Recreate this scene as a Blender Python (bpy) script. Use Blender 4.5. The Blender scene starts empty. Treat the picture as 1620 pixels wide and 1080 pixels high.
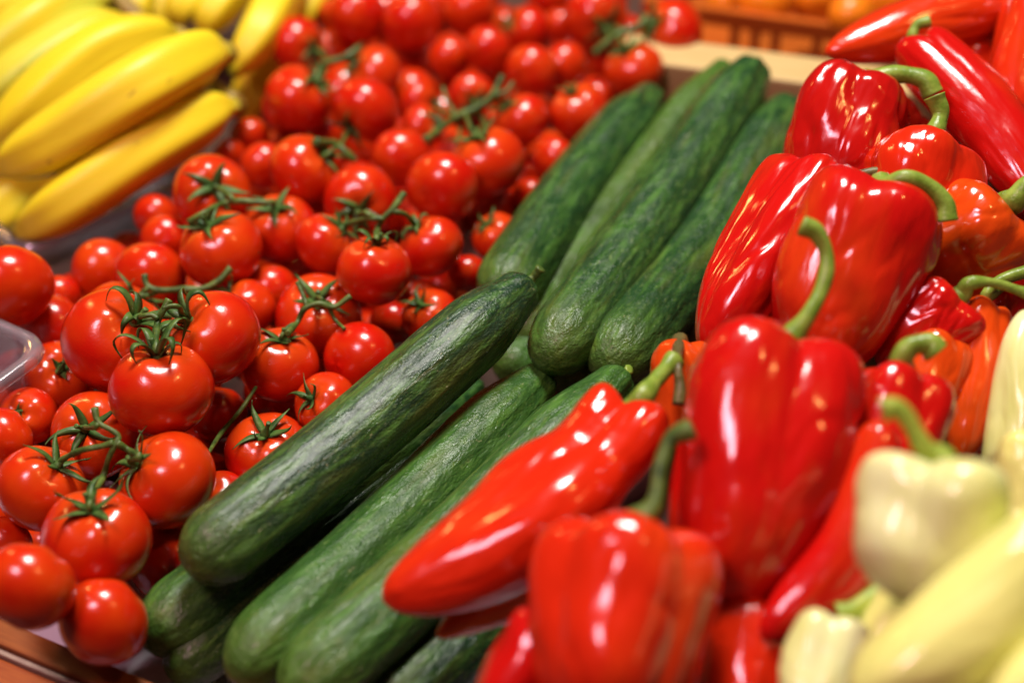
import bpy, bmesh, math, random
from mathutils import Vector, Matrix, Quaternion
from mathutils import noise as NZ
from math import sin, cos, pi, sqrt, exp

SC = bpy.context.scene
COL = SC.collection
RND = random.Random(11)

# ------------------------------------------------------------------ camera
PITCH = math.radians(38)
CAM = Vector((0, -0.788, 0.616))
TX, TY = 0.3, 0.2
RT = Vector((1, 0, 0))
UP = Vector((0, sin(PITCH), cos(PITCH)))
FW = Vector((0, cos(PITCH), -sin(PITCH)))
FOCUS = 0.835

def ray(px, py):
    return FW + RT * ((px - 810) / 810 * TX) + UP * ((540 - py) / 540 * TY)
def D(px, py, d):
    return CAM + ray(px, py) * d
def W(px, py, z):
    r = ray(px, py)
    return CAM + r * ((z - CAM.z) / r.z)
def depth_of(p):
    return (p - CAM).dot(FW)
def pxm(d):            # metres per picture unit at depth d
    return d / 2700.0

cam = bpy.data.cameras.new('camera')
cam.lens = 60; cam.sensor_width = 36
cam.clip_start = 0.01; cam.clip_end = 100
cam.dof.use_dof = True
cam.dof.focus_distance = FOCUS
cam.dof.aperture_fstop = 3.1
camo = bpy.data.objects.new('camera', cam)
camo.location = CAM
camo.rotation_euler = (math.radians(90) - PITCH, 0, 0)
COL.objects.link(camo)
SC.camera = camo

# ------------------------------------------------------------------ materials
def srgb(h):
    v = [int(h[i:i + 2], 16) / 255 for i in (0, 2, 4)]
    return tuple((c / 12.92 if c <= 0.04045 else ((c + 0.055) / 1.055) ** 2.4) for c in v) + (1,)

class NT:
    def __init__(s, name):
        s.m = bpy.data.materials.new(name); s.m.use_nodes = True
        s.t = s.m.node_tree; s.b = s.t.nodes['Principled BSDF']
    def n(s, typ, **kw):
        x = s.t.nodes.new(typ)
        for k, v in kw.items(): setattr(x, k, v)
        return x
    def l(s, a, b): s.t.links.new(a, b)
    def setin(s, node, **kw):
        for k, v in kw.items(): node.inputs[k.replace('_', ' ')].default_value = v
    def attr(s, name):
        a = s.n('ShaderNodeAttribute'); a.attribute_name = name; return a
    def mapping(s, vec, scale, loc=None):
        m = s.n('ShaderNodeMapping'); m.inputs['Scale'].default_value = scale
        s.l(vec, m.inputs['Vector'])
        if loc is not None: s.l(loc, m.inputs['Location'])
        return m.outputs[0]
    def noise(s, vec, scale, detail=3, rough=.55, dist=0):
        n = s.n('ShaderNodeTexNoise')
        s.setin(n, Scale=scale, Detail=detail, Roughness=rough, Distortion=dist)
        if vec is not None: s.l(vec, n.inputs['Vector'])
        return n.outputs['Fac']
    def ramp(s, fac, *stops):
        r = s.n('ShaderNodeValToRGB'); e = r.color_ramp.elements
        while len(e) < len(stops): e.new(.5)
        for el, (p, c) in zip(e, stops):
            el.position = p; el.color = c if len(c) == 4 else tuple(c) + (1,)
        s.l(fac, r.inputs[0]); return r.outputs[0]
    def mr(s, fac, a, b, c=0., d=1.):
        r = s.n('ShaderNodeMapRange'); r.clamp = True
        for i, v in enumerate((a, b, c, d)): r.inputs[i + 1].default_value = v
        s.l(fac, r.inputs[0]); return r.outputs[0]
    def mix(s, fac, a, b, mode='MIX'):
        m = s.n('ShaderNodeMix'); m.data_type = 'RGBA'; m.blend_type = mode
        for sock, v in ((m.inputs['Factor'], fac), (m.inputs[6], a), (m.inputs[7], b)):
            if isinstance(v, (int, float, tuple)): sock.default_value = v
            else: s.l(v, sock)
        return m.outputs[2]
    def math(s, op, a, b=0.):
        m = s.n('ShaderNodeMath'); m.operation = op
        for i, v in enumerate((a, b)):
            if isinstance(v, (int, float)): m.inputs[i].default_value = v
            else: s.l(v, m.inputs[i])
        return m.outputs[0]
    def bump(s, h, strength, dist):
        b = s.n('ShaderNodeBump'); s.setin(b, Strength=strength, Distance=dist)
        s.l(h, b.inputs['Height']); s.l(b.outputs[0], s.b.inputs['Normal']); return b
    def base(s, c):
        if isinstance(c, tuple): s.b.inputs['Base Color'].default_value = c
        else: s.l(c, s.b.inputs['Base Color'])
    def p(s, **kw): s.setin(s.b, **kw)

def rand_vec(nt):
    oi = nt.n('ShaderNodeObjectInfo')
    c = nt.n('ShaderNodeCombineXYZ')
    for i, k in enumerate((37., 53., 71.)):
        nt.l(nt.math('MULTIPLY', oi.outputs['Random'], k), c.inputs[i])
    return oi, c.outputs[0]

def mat_tomato():
    t = NT('tomato_skin'); tc = t.n('ShaderNodeTexCoord'); oi, rv = rand_vec(t)
    v = t.mapping(tc.outputs['Object'], (1, 1, 1), rv)
    n = t.noise(v, 1.1, 2)
    fine = t.noise(v, 26, 2)
    f = t.math('ADD', t.mr(n, .35, .7, 0, .7), t.mr(oi.outputs['Random'], 0, 1, -.12, .3))
    c = t.mix(f, (.54, .009, .002, 1), (.62, .055, .003, 1))
    sp = t.noise(v, 60, 1)
    c = t.mix(t.mr(sp, .72, .8, 0, .25), c, (.75, .16, .02, 1))
    # the flesh just round the stalk is a little more orange
    z = t.n('ShaderNodeSeparateXYZ'); t.l(tc.outputs['Object'], z.inputs[0])
    c = t.mix(t.mr(z.outputs['Z'], .45, .8, 0, .45), c, (.62, .10, .008, 1))
    t.base(c)
    t.p(Roughness=.2, IOR=1.45, Subsurface_Weight=.12, Subsurface_Scale=.004)
    t.b.inputs['Subsurface Radius'].default_value = (1, .25, .1)
    t.p(Coat_Weight=.35, Coat_Roughness=.07)
    t.bump(fine, .05, .02)
    return t.m

def mat_pepper(name, yellow=False):
    t = NT(name); oi, rv = rand_vec(t); st = t.attr('straight')
    v = t.mapping(st.outputs['Vector'], (1, 1, .45), rv)
    n = t.noise(v, 26, 3)
    if yellow:
        c = t.mix(t.mr(n, .35, .7), oi.outputs['Color'], (.64, .70, .19, 1))
        t.p(Roughness=.24, Subsurface_Weight=.15, Subsurface_Scale=.006)
        t.b.inputs['Subsurface Radius'].default_value = (1, 1, .5)
    else:
        c = t.mix(t.mr(n, .5, .75, 0, .5), oi.outputs['Color'], (.70, .075, .006, 1))
        n2 = t.noise(v, 60, 2)
        c = t.mix(t.mr(n2, .6, .8, 0, .35), c, (.42, .004, .004, 1))
        t.p(Roughness=.18, Subsurface_Weight=.04, Subsurface_Scale=.005)
        t.b.inputs['Subsurface Radius'].default_value = (1, .2, .1)
    # greenish calyx shoulder
    ta = t.attr('along')
    t.base(c)
    t.p(IOR=1.48, Coat_Weight=.45 if not yellow else .25, Coat_Roughness=.06)
    v2 = t.mapping(st.outputs['Vector'], (1, 1, .35), rv)
    w1 = t.noise(v2, 95, 2, .5); w2 = t.noise(v, 300, 2)
    h = t.math('ADD', w1, t.math('MULTIPLY', w2, .12))
    t.bump(h, .30 if not yellow else .2, .004)
    return t.m

def mat_stem(name, c1, c2, rough=.45):
    t = NT(name); tc = t.n('ShaderNodeTexCoord'); g = t.n('ShaderNodeNewGeometry'); oi, rv = rand_vec(t)
    v = t.mapping(g.outputs['Position'], (1, 1, 1), rv)
    n = t.noise(v, 120, 3)
    t.base(t.mix(t.mr(n, .35, .68), c1, c2))
    t.p(Roughness=rough, Specular_IOR_Level=.4)
    t.bump(t.noise(v, 500, 2), .3, .001)
    return t.m

def mat_cucumber():
    t = NT('cucumber_skin'); oi, rv = rand_vec(t); st = t.attr('straight'); al = t.attr('along')
    S = st.outputs['Vector']
    v = t.mapping(S, (1, 1, .16), rv)
    n = t.noise(v, 240, 5, .65)
    n2 = t.noise(v, 85, 2)
    dark = oi.outputs['Color']
    light = t.mix(.72, dark, (.085, .23, .034, 1))
    c = t.mix(t.mr(n, .45, .68), dark, light)
    c = t.mix(t.mr(n2, .56, .74, 0, .38), c, (.17, .20, .022, 1))
    blot = t.noise(t.mapping(S, (1, 1, .5), rv), 60, 4)
    c = t.mix(t.mr(blot, .5, .75, 0, .6), c, (.012, .040, .010, 1))
    fl = t.noise(t.mapping(S, (1, 1, .35), rv), 520, 3, .6)
    c = t.mix(t.mr(fl, .58, .72, 0, .5), c, (.16, .27, .07, 1))
    sc = t.noise(t.mapping(S, (1, 1, .6), rv), 420, 2)
    c = t.mix(t.mr(sc, .71, .77, 0, .7), c, (.34, .36, .20, 1))
    c = t.mix(t.mr(al.outputs['Fac'], .0, .16, .38, 0), c, (.12, .24, .03, 1))
    t.base(c)
    rr = t.noise(t.mapping(S, (1, 1, .5), rv), 150, 3)
    t.l(t.mr(rr, .35, .65, .20, .42), t.b.inputs['Roughness'])
    t.p(IOR=1.40, Coat_Weight=.06, Coat_Roughness=.16)
    g1 = t.noise(t.mapping(S, (1, 1, .4), rv), 230, 4, .6)
    g2 = t.noise(S, 900, 2, .6)
    h = t.math('ADD', g1, t.math('MULTIPLY', g2, .22))
    t.bump(h, .7, .0024)
    return t.m

def mat_banana():
    t = NT('banana_peel'); oi, rv = rand_vec(t); st = t.attr('straight'); al = t.attr('along')
    v = t.mapping(st.outputs['Vector'], (1, 1, .3), rv)
    n = t.noise(v, 40, 3)
    c = t.mix(t.mr(n, .35, .7), oi.outputs['Color'], (.76, .60, .016, 1))
    sp = t.noise(t.mapping(st.outputs['Vector'], (1, 1, .6), rv), 130, 3)
    c = t.mix(t.mr(sp, .68, .76, 0, .55), c, (.22, .10, .02, 1))
    c = t.mix(t.mr(al.outputs['Fac'], .965, .99, 0, 1), c, (.05, .035, .015, 1))
    c = t.mix(t.mr(al.outputs['Fac'], .0, .05, .8, 0), c, (.30, .32, .05, 1))
    t.base(c); t.p(Roughness=.45, Subsurface_Weight=.1, Subsurface_Scale=.004)
    t.bump(t.noise(v, 120, 2), .15, .002)
    return t.m

def mat_simple(name, c1, c2, scale, rough, stretch=(1, 1, 1), bump=.2, bd=.001):
    t = NT(name); tc = t.n('ShaderNodeTexCoord')
    v = t.mapping(tc.outputs['Object'], stretch)
    n = t.noise(v, scale, 5, .6)
    t.base(t.mix(t.mr(n, .3, .7), c1, c2)); t.p(Roughness=rough)
    t.bump(n, bump, bd)
    return t.m

def mat_clear():
    t = NT('clear_plastic'); t.t.nodes.remove(t.b)
    out = t.t.nodes['Material Output']
    tr = t.n('ShaderNodeBsdfTransparent'); tr.inputs[0].default_value = (.93, .91, .94, 1)
    gl = t.n('ShaderNodeBsdfGlossy'); gl.inputs['Roughness'].default_value = .12
    lw = t.n('ShaderNodeLayerWeight'); lw.inputs[0].default_value = .35
    m = t.n('ShaderNodeMixShader')
    t.l(t.mr(lw.outputs['Fresnel'], 0, 1, .03, .7), m.inputs[0])
    t.l(tr.outputs[0], m.inputs[1]); t.l(gl.outputs[0], m.inputs[2])
    df = t.n('ShaderNodeBsdfDiffuse'); df.inputs[0].default_value = (.85, .82, .86, 1)
    m2 = t.n('ShaderNodeMixShader'); m2.inputs[0].default_value = .08
    t.l(m.outputs[0], m2.inputs[1]); t.l(df.outputs[0], m2.inputs[2])
    t.l(m2.outputs[0], out.inputs[0])
    return t.m

M = dict(
    tomato=mat_tomato(), pepper=mat_pepper('pepper_skin'), pale=mat_pepper('pale_pepper_skin', True),
    cucumber=mat_cucumber(), banana=mat_banana(),
    vine=mat_stem('vine_green', (.030, .075, .012, 1), (.12, .20, .035, 1)),
    calyx=mat_stem('sepal_green', (.026, .080, .014, 1), (.10, .20, .04, 1)),
    pstem=mat_stem('pepper_stalk_green', (.13, .24, .022, 1), (.27, .40, .06, 1), .35),
    dry=mat_stem('dry_stalk', (.13, .12, .03, 1), (.06, .05, .02, 1)),
    ystem=mat_stem('pale_stalk_green', (.36, .46, .06, 1), (.22, .36, .04, 1), .4),
    paper=mat_simple('liner_paper', (.58, .60, .66, 1), (.68, .70, .75, 1), 60, .7),
    rail=mat_simple('stained_wood', (.19, .045, .008, 1), (.27, .075, .012, 1), 40, .35, (1, 12, 12)),
    rail2=mat_simple('stained_wood_lower', (.24, .04, .008, 1), (.36, .09, .012, 1), 40, .35, (1, 12, 12)),
    strip=mat_simple('worn_edge', (.40, .33, .24, 1), (.22, .12, .10, 1), 90, .5, (1, 10, 10)),
    plank=mat_simple('pale_wood', (.50, .36, .13, 1), (.62, .47, .20, 1), 26, .55, (1, 9, 9)),
    crate=mat_simple('orange_plastic', (.44, .085, .008, 1), (.52, .12, .012, 1), 20, .35),
    dark=mat_simple('brown_board', (.05, .02, .012, 1), (.09, .035, .02, 1), 30, .7),
    orange=mat_simple('orange_peel', (.85, .19, .006, 1), (.90, .27, .01, 1), 3, .3, bump=.05),
    clear=mat_clear(), crown=mat_stem('banana_crown', (.34, .24, .03, 1), (.22, .13, .02, 1)),
)

# ------------------------------------------------------------------ object helpers
def tag(o, label, cat, group=None):
    o['label'] = label; o['category'] = cat
    if group: o['group'] = group
    return o
def empty(name, loc):
    o = bpy.data.objects.new(name, None); o.location = loc
    o.empty_display_size = .01
    COL.objects.link(o); return o
def mesh_obj(name, bm, mat, parent=None, origin=Vector((0, 0, 0)), smooth=True):
    me = bpy.data.meshes.new(name)
    if origin.length > 0:
        bmesh.ops.translate(bm, verts=bm.verts, vec=-origin)
    bmesh.ops.recalc_face_normals(bm, faces=bm.faces)
    bm.to_mesh(me); bm.free()
    if smooth: me.polygons.foreach_set('use_smooth', [True] * len(me.polygons))
    me.materials.append(mat)
    o = bpy.data.objects.new(name, me); COL.objects.link(o)
    if parent is not None: o.parent = parent
    else: o.location = origin
    return o

def catmull(p, n):
    if len(p) == 2:
        return [p[0].lerp(p[1], i / n) for i in range(n + 1)]
    q = [p[0] * 2 - p[1]] + list(p) + [p[-1] * 2 - p[-2]]
    out = []; segs = len(p) - 1
    for i in range(n + 1):
        x = i / n * segs; k = min(int(x), segs - 1); u = x - k
        a, b, c, d = q[k:k + 4]
        out.append(.5 * ((2 * b) + (c - a) * u + (2 * a - 5 * b + 4 * c - d) * u * u + (3 * b - a - 3 * c + d) * u ** 3))
    return out
def catf(vals, n):
    return [v.x for v in catmull([Vector((a, 0, 0)) for a in vals], n)]

class Spine:
    def __init__(s, pts, n=60, ref=None):
        s.p = catmull(pts, n); s.n = n
        s.cum = [0.]
        for a, b in zip(s.p, s.p[1:]): s.cum.append(s.cum[-1] + (b - a).length)
        s.L = s.cum[-1]
        s.t = [((s.p[min(i + 1, n)] - s.p[max(i - 1, 0)]).normalized()) for i in range(n + 1)]
        ref = ref or (CAM - s.p[0]).normalized()
        N = (ref - s.t[0] * ref.dot(s.t[0])).normalized()
        s.N = [N]
        for i in range(1, n + 1):
            N = N.copy(); N.rotate(s.t[i - 1].rotation_difference(s.t[i]))
            N = (N - s.t[i] * N.dot(s.t[i])).normalized(); s.N.append(N)
    def at(s, a):
        x = a * s.L
        if a <= 0: return s.p[0] + s.t[0] * x, s.t[0], s.N[0]
        if a >= 1: return s.p[-1] + s.t[-1] * (x - s.L), s.t[-1], s.N[-1]
        lo, hi = 0, s.n
        while hi - lo > 1:
            m = (lo + hi) // 2
            if s.cum[m] <= x: lo = m
            else: hi = m
        u = (x - s.cum[lo]) / max(1e-9, s.cum[hi] - s.cum[lo])
        return s.p[lo].lerp(s.p[hi], u), s.t[lo].lerp(s.t[hi], u).normalized(), s.N[lo].lerp(s.N[hi], u).normalized()

def skin(bm, sp, rings, nseg, fn, attrs=True):
    """rings: list of (a, r) ; fn(a, r, phi) -> (a2, rx, ry)"""
    if attrs:
        ls = bm.verts.layers.float_vector.get('straight') or bm.verts.layers.float_vector.new('straight')
        la = bm.verts.layers.float.get('along') or bm.verts.layers.float.new('along')
    vr = []
    for a, r in rings:
        row = []
        for j in range(nseg):
            ph = 2 * pi * j / nseg
            a2, rx, ry = fn(a, r, ph)
            P, T, N = sp.at(a2); B = T.cross(N)
            v = bm.verts.new(P + N * (rx * cos(ph)) + B * (ry * sin(ph)))
            if attrs:
                v[ls] = (rx * cos(ph), ry * sin(ph), a2 * sp.L); v[la] = max(0, min(1, a2))
            row.append(v)
        vr.append(row)
    for A, Bq in zip(vr, vr[1:]):
        for j in range(nseg):
            bm.faces.new((A[j], A[(j + 1) % nseg], Bq[(j + 1) % nseg], Bq[j]))
    bm.faces.new(vr[0][::-1]); bm.faces.new(vr[-1])

def tube(bm, pts, radii, n=20, seg=8, wob=0., seed=0):
    sp = Spine(pts, n); rr = catf(radii, n)
    rg = random.Random(seed)
    k = [rg.uniform(0, 6) for _ in range(3)]
    rings = [(0, rr[0] * .4)] + [(i / n, max(1e-4, rr[i])) for i in range(n + 1)] + [(1, rr[-1] * .4)]
    f = lambda a, r, ph: (a, r * (1 + wob * sin(ph * 2 + a * 9 + k[0]) + wob * sin(a * 23 + k[1])), r * (1 + wob * sin(ph * 3 + k[2]) + wob * sin(a * 23 + k[1])))
    skin(bm, sp, rings, seg, f, False)

# ------------------------------------------------------------------ tomatoes
SQ = .88
def tom_r(th, ph, sd):
    d = 1 - .24 * exp(-(th / .34) ** 2) - .03 * exp(-((pi - th) / .3) ** 2)
    return d * (1 + .028 * cos(5 * ph + sd) * exp(-((th - .55) ** 2) / .18) + .012 * sin(2 * ph + 1.7 * sd) + .010 * sin(3 * ph + 2 * th + sd))
def tomato_mesh(sd):
    bm = bmesh.new(); nu, nv = 48, 28; rows = []
    top = bm.verts.new((0, 0, tom_r(0, 0, sd) * SQ))
    for i in range(1, nv):
        th = pi * i / nv; row = []
        for j in range(nu):
            ph = 2 * pi * j / nu; r = tom_r(th, ph, sd)
            row.append(bm.verts.new((r * sin(th) * cos(ph), r * sin(th) * sin(ph), r * cos(th) * SQ)))
        rows.append(row)
    bot = bm.verts.new((0, 0, -tom_r(pi, 0, sd) * SQ))
    for j in range(nu):
        k = (j + 1) % nu
        bm.faces.new((top, rows[0][j], rows[0][k])); bm.faces.new((bot, rows[-1][k], rows[-1][j]))
        for A, B in zip(rows, rows[1:]): bm.faces.new((A[j], B[j], B[k], A[k]))
    bmesh.ops.recalc_face_normals(bm, faces=bm.faces)
    me = bpy.data.meshes.new('tomato'); bm.to_mesh(me); bm.free()
    me.polygons.foreach_set('use_smooth', [True] * len(me.polygons))
    me.materials.append(M['tomato']); return me
TM = [tomato_mesh(s * 1.37) for s in range(6)]

def calyx_bm(sd, curl=.5, stub=.35, length=1.0, ns=None, wide=1., claw=False):
    """sepals and stalk end in the unit space of a tomato, stalk along +Z"""
    rg = random.Random(sd); bm = bmesh.new()
    ns = ns or rg.choice((5, 5, 6))
    p0 = rg.uniform(0, 6)
    for k in range(ns):
        ph0 = p0 + 2 * pi * k / ns + rg.uniform(-.25, .25)
        ln = length * rg.uniform(.65, 1.05); cu = curl * rg.uniform(.4, 1.5); tw = rg.uniform(-.35, .35)
        side = rg.uniform(-.5, .5)
        rows = []; n = 12
        pts = []
        for i in range(n + 1):
            u = i / n
            th = .10 + .78 * ln * u
            lift = .035 + .03 * sin(u * 3) + cu * u * u * .55
            r = tom_r(th, ph0, 0) + lift
            if claw:
                th = .10 + .62 * ln * u - .25 * max(0, u - .7)
                r = tom_r(th, ph0, 0) + .035 + cu * .42 * sin(pi * min(1, u * .95)) - .10 * u * u
            elif cu > .5: th -= (u ** 3) * .35 * cu
            ph = ph0 + tw * u * u
            pts.append(Vector((r * sin(th) * cos(ph), r * sin(th) * sin(ph), r * cos(th) * SQ)))
        for i in range(n + 1):
            u = i / n
            T = (pts[min(i + 1, n)] - pts[max(i - 1, 0)]).normalized()
            S = T.cross(pts[i].normalized()).normalized()
            Nn = S.cross(T).normalized()
            S = (S * cos(side * u * 2) + Nn * sin(side * u * 2)); Nn = S.cross(T).normalized()
            w = .098 * (sin(pi * (.12 + .88 * u) ** .62) * .9 + .12) * (1 - u * .35) * wide; h = .020 * (1 - .6 * u)
            if i == n: w = .012; h = .008
            P = pts[i]
            rows.append([bm.verts.new(P + S * w + Nn * w * .25), bm.verts.new(P + Nn * h), bm.verts.new(P - S * w + Nn * w * .25), bm.verts.new(P - Nn * h)])
        for A, B in zip(rows, rows[1:]):
            for j in range(4): bm.faces.new((A[j], A[(j + 1) % 4], B[(j + 1) % 4], B[j]))
        bm.faces.new(rows[0]); bm.faces.new(rows[-1])
    # receptacle and short stalk
    b = rg.uniform(-.12, .12); c = rg.uniform(-.12, .12)
    tube(bm, [Vector((0, 0, .60)), Vector((0, 0, .71)), Vector((b * .4, c * .4, .74 + stub * .4)), Vector((b, c, .74 + stub))],
         [.12, .11, .05, .058], 12, 8, .05, sd)
    return bm

# key, px, py, r, height, stalk-end pixel (or None), label
TOMS = [
 # --- truss A (sharp, three big ones)
 ('A1', 255, 617, 78, .088, (252, 541), None), ('A2', 184, 541, 82, .075, (236, 497), None), ('A3', 338, 534, 73, .078, (292, 497), None),
 # --- truss B (lower left)
 ('B1', 66, 772, 68, .060, (108, 722), None), ('B2', 265, 760, 76, .064, (210, 722), None), ('B3', 152, 853, 82, .062, (154, 784), None),
 ('B4', 150, 688, 66, .052, (148, 672), None),
 # --- truss C (stalk behind truss A)
 ('C1', 190, 506, 60, .052, (236, 462), None), ('C2', 238, 436, 54, .052, (226, 478), None), ('C3', 388, 490, 48, .050, (352, 455), None),
 # --- truss D
 ('D1', 441, 577, 61, .066, (452, 524), None), ('D2', 504, 500, 66, .058, (508, 468), None),
 # --- truss E
 ('E1', 592, 428, 58, .080, (598, 372), None), ('E2', 682, 390, 50, .068, (652, 350), None), ('E3', 515, 385, 48, .066, (556, 352), None), ('E4', 570, 318, 56, .066, (572, 345), None),
 # --- truss F
 ('F1', 335, 305, 58, .072, (352, 300), None), ('F2', 443, 362, 56, .062, (437, 322), None), ('F3', 350, 394, 64, .074, (330, 345), None),
 # --- truss G (behind, by the bananas)
 ('G1', 470, 72, 43, .066, (507, 85), None), ('G2', 472, 157, 53, .070, (520, 120), None), ('G3', 592, 118, 43, .060, (550, 100), None),
 # --- truss H
 ('H1', 481, 270, 55, .070, (530, 240), None), ('H2', 577, 173, 52, .070, (548, 216), None),
 # --- truss I (middle)
 ('I1', 826, 190, 42, .064, (790, 160), None), ('I2', 771, 258, 58, .074, (744, 206), None), ('I3', 662, 160, 32, .052, (694, 172), None), ('I4', 668, 200, 34, .052, (700, 196), None), ('I5', 745, 150, 34, .050, (752, 168), None),
 # --- truss J (top)
 ('J1', 1062, 50, 50, .070, (1020, 44), None), ('J2', 942, 28, 50, .066, (962, 56), None), ('J3', 1003, 112, 46, .064, (985, 74), None),
 # --- singles
 ('s1', 570, 568, 58, .060, None, 'round red tomato tucked against the dark top cucumber, right of the Y-shaped stalk'),
 ('s2', 431, 461, 40, .050, None, 'small red tomato just left of the tomato under the Y-shaped stalk'),
 ('s3', 163, 428, 48, .048, None, 'red tomato beside the grey gap under the bananas, one soft pink highlight'),
 ('s4', 15, 453, 65, .070, None, 'large dark red tomato cut by the frame just below the yellow bananas'),
 ('s5', 92, 470, 34, .040, None, 'small orange-red tomato half hidden beside the large dark tomato under the bananas'),
 ('s6', 82, 520, 54, .046, None, 'orange-red tomato showing over the rim of the clear plastic punnet'),
 ('s7', 92, 598, 56, .060, (112, 578), 'red tomato with a short green stub, right of the clear punnet corner'),
 ('s8', 45, 658, 44, .044, (36, 650), 'shaded tomato with a green stalk end below the clear punnet corner'),
 ('s9', 3, 695, 48, .056, None, 'orange-red tomato cut by the left frame edge above the branching truss'),
 ('s10', 45, 927, 70, .050, None, 'big shaded tomato against the brown wooden rail, cut by the left frame'),
 ('s11', 163, 983, 69, .034, None, 'lowest tomato, resting on the white liner beside the wooden rail'),
 ('s12', 268, 892, 64, .034, None, 'tomato half hidden behind the rounded tip of the top cucumber'),
 ('s13', 348, 790, 45, .042, (327, 765), 'small tomato between the branching truss and the top cucumber'),
 ('s14', 425, 718, 66, .056, (425, 672), 'red tomato with a star of curled sepals touching the top cucumber'),
 ('s15', 516, 640, 50, .046, (488, 626), 'orange-red tomato partly under the top cucumber, dark withered sepals at its side'),
 ('s16', 4, 862, 44, .036, None, 'dark sliver of a tomato at the left frame above the rail'),
 ('s17', 225, 695, 42, .034, None, 'deeply shaded tomato behind the branching truss, below the three big ones'),
 ('s18', 262, 379, 38, .050, None, 'small bright tomato left of the largest tomato under the dangling stalk'),
 ('s19', 417, 262, 36, .052, None, 'plain orange-red tomato half hidden behind the round one right of the banana tip'),
 ('s20', 395, 215, 30, .044, None, 'small dark tomato in the shade right under the lowest banana'),
 ('s21', 362, 246, 26, .040, None, 'tiny shaded tomato squeezed under the end of the lowest banana'),
 ('s22', 565, 25, 44, .066, None, 'tomato at the very top beside the yellow bananas'),
 ('s23', 652, 36, 46, .066, None, 'large tomato at the top, second from the bananas along the upper edge'),
 ('s24', 742, 18, 40, .062, None, 'tomato at the upper edge, third along from the bananas'),
 ('s25', 834, 46, 36, .060, (795, 32), 'tomato near the top with blurred green sepals on its left'),
 ('s26', 771, 79, 37, .058, None, 'round tomato directly below the third tomato of the upper edge'),
 ('s27', 712, 92, 34, .050, None, 'dim tomato in the dark hollow below the upper edge tomatoes'),
 ('s28', 840, 112, 40, .062, None, 'tomato above the middle stalk cluster with a single round highlight'),
 ('s29', 895, 104, 36, .056, None, 'orange-red tomato squeezed between the blurred upper truss and its left neighbour'),
 ('s30', 916, 176, 46, .064, (900, 141), 'tomato with a small green stalk tip just left of the cucumber tops'),
 ('s31', 635, 250, 46, .060, None, 'tomato with a white highlight left of the two big middle tomatoes'),
 ('s32', 700, 296, 56, .076, None, 'big middle tomato just above the dark green stalk cluster'),
 ('s33', 876, 250, 33, .052, None, 'small tomato touching the leftmost back cucumber, upper one'),
 ('s34', 838, 310, 28, .044, None, 'tiny tomato touching the leftmost back cucumber, lower one'),
 ('s35', 784, 374, 38, .050, (765, 350), 'shaded tomato with green sepals beside the leftmost back cucumber'),
 ('s36', 740, 432, 30, .044, None, 'small orange-red tomato above the stalk end of the dark top cucumber'),
 ('s37', 680, 500, 44, .046, (660, 476), 'tomato with a green star half behind the dark top cucumber'),
 ('s38', 622, 510, 36, .034, None, 'dark tomato deep in the gap above the top cucumber'),
 ('s39', 246, 342, 34, .046, None, 'blurred tomato seen through the clear plastic under the bananas'),
 ('s40', 690, 8, 30, .05, None, 'tomato sliver at the upper edge between two larger ones'),
 ('s41', 520, 330, 40, .045, None, 'shaded tomato in the gap between three middle tomatoes'),
 ('s42', 620, 215, 32, .042, None, 'dim tomato behind the pair with the white highlights in the middle'),
 ('s43', 430, 620, 42, .030, None, 'dark tomato in the deep hollow beside the long thin stalk'),
 ('s44', 345, 655, 44, .030, None, 'darkest tomato, under the three big ones of the sharp truss'),
 ('s46', 470, 642, 44, .040, None, 'dim tomato in the hollow between the curled-sepal tomato and the top cucumber'),
 ('s45', 885, 40, 26, .040, None, 'dark little tomato in the gap left of the blurred upper truss'),
]
TR = {
 'A': ('sharp truss of three big tomatoes joined by a dark curled green stalk', .55),
 'B': ('truss of four tomatoes on a branching bright green stalk, above the wooden rail', .5),
 'C': ('truss partly hidden behind the three big tomatoes, thick green stalk pointing up right', .5),
 'D': ('pair of tomatoes under a pale Y-shaped stalk, left of the dark top cucumber', .5),
 'E': ('truss of four glossy tomatoes round a dark green stalk cluster, left of the cucumbers', .6),
 'F': ('truss of three tomatoes with a dangling stalk, right of the grey gap by bananas', .6),
 'G': ('blurred truss of three tomatoes touching the banana ends, fuzzy green stalk', .6),
 'H': ('pair of tomatoes joined by a blurred stalk, below the truss that touches the bananas', .6),
 'I': ('blurred truss of five tomatoes around a wide light green stalk tangle in the middle', .6),
 'J': ('blurred truss of three tomatoes at the back, next to the pale wooden plank', .6),
}
class T: pass
TL = []
for key, px, py, r, z, ax, lab in TOMS:
    t = T(); t.k, t.px, t.py, t.r, t.ax, t.lab = key, px, py, r * 1.05, ax, lab
    rr = ray(px, py); t.d = (z - CAM.z) / rr.z; TL.append(t)
def pos(t): return D(t.px, t.py, t.d)
def rad(t): return t.r * pxm(t.d) * (ray(t.px, t.py).length ** .5)
for it in range(120):
    for i, a in enumerate(TL):
        for b in TL[i + 1:]:
            pa, pb = pos(a), pos(b); ra, rb = rad(a), rad(b)
            gap = (pa - pb).length - .965 * (ra + rb)
            if gap < 0:
                f, g = (a, b) if a.d < b.d else (b, a)
                k = min(-gap * .35, .004)
                f.d -= k * .6
                if pos(g).z - rad(g) * .9 > 0.002: g.d += k * .6
                else: f.d -= k * .4
TD = {t.k: t for t in TL}

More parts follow.
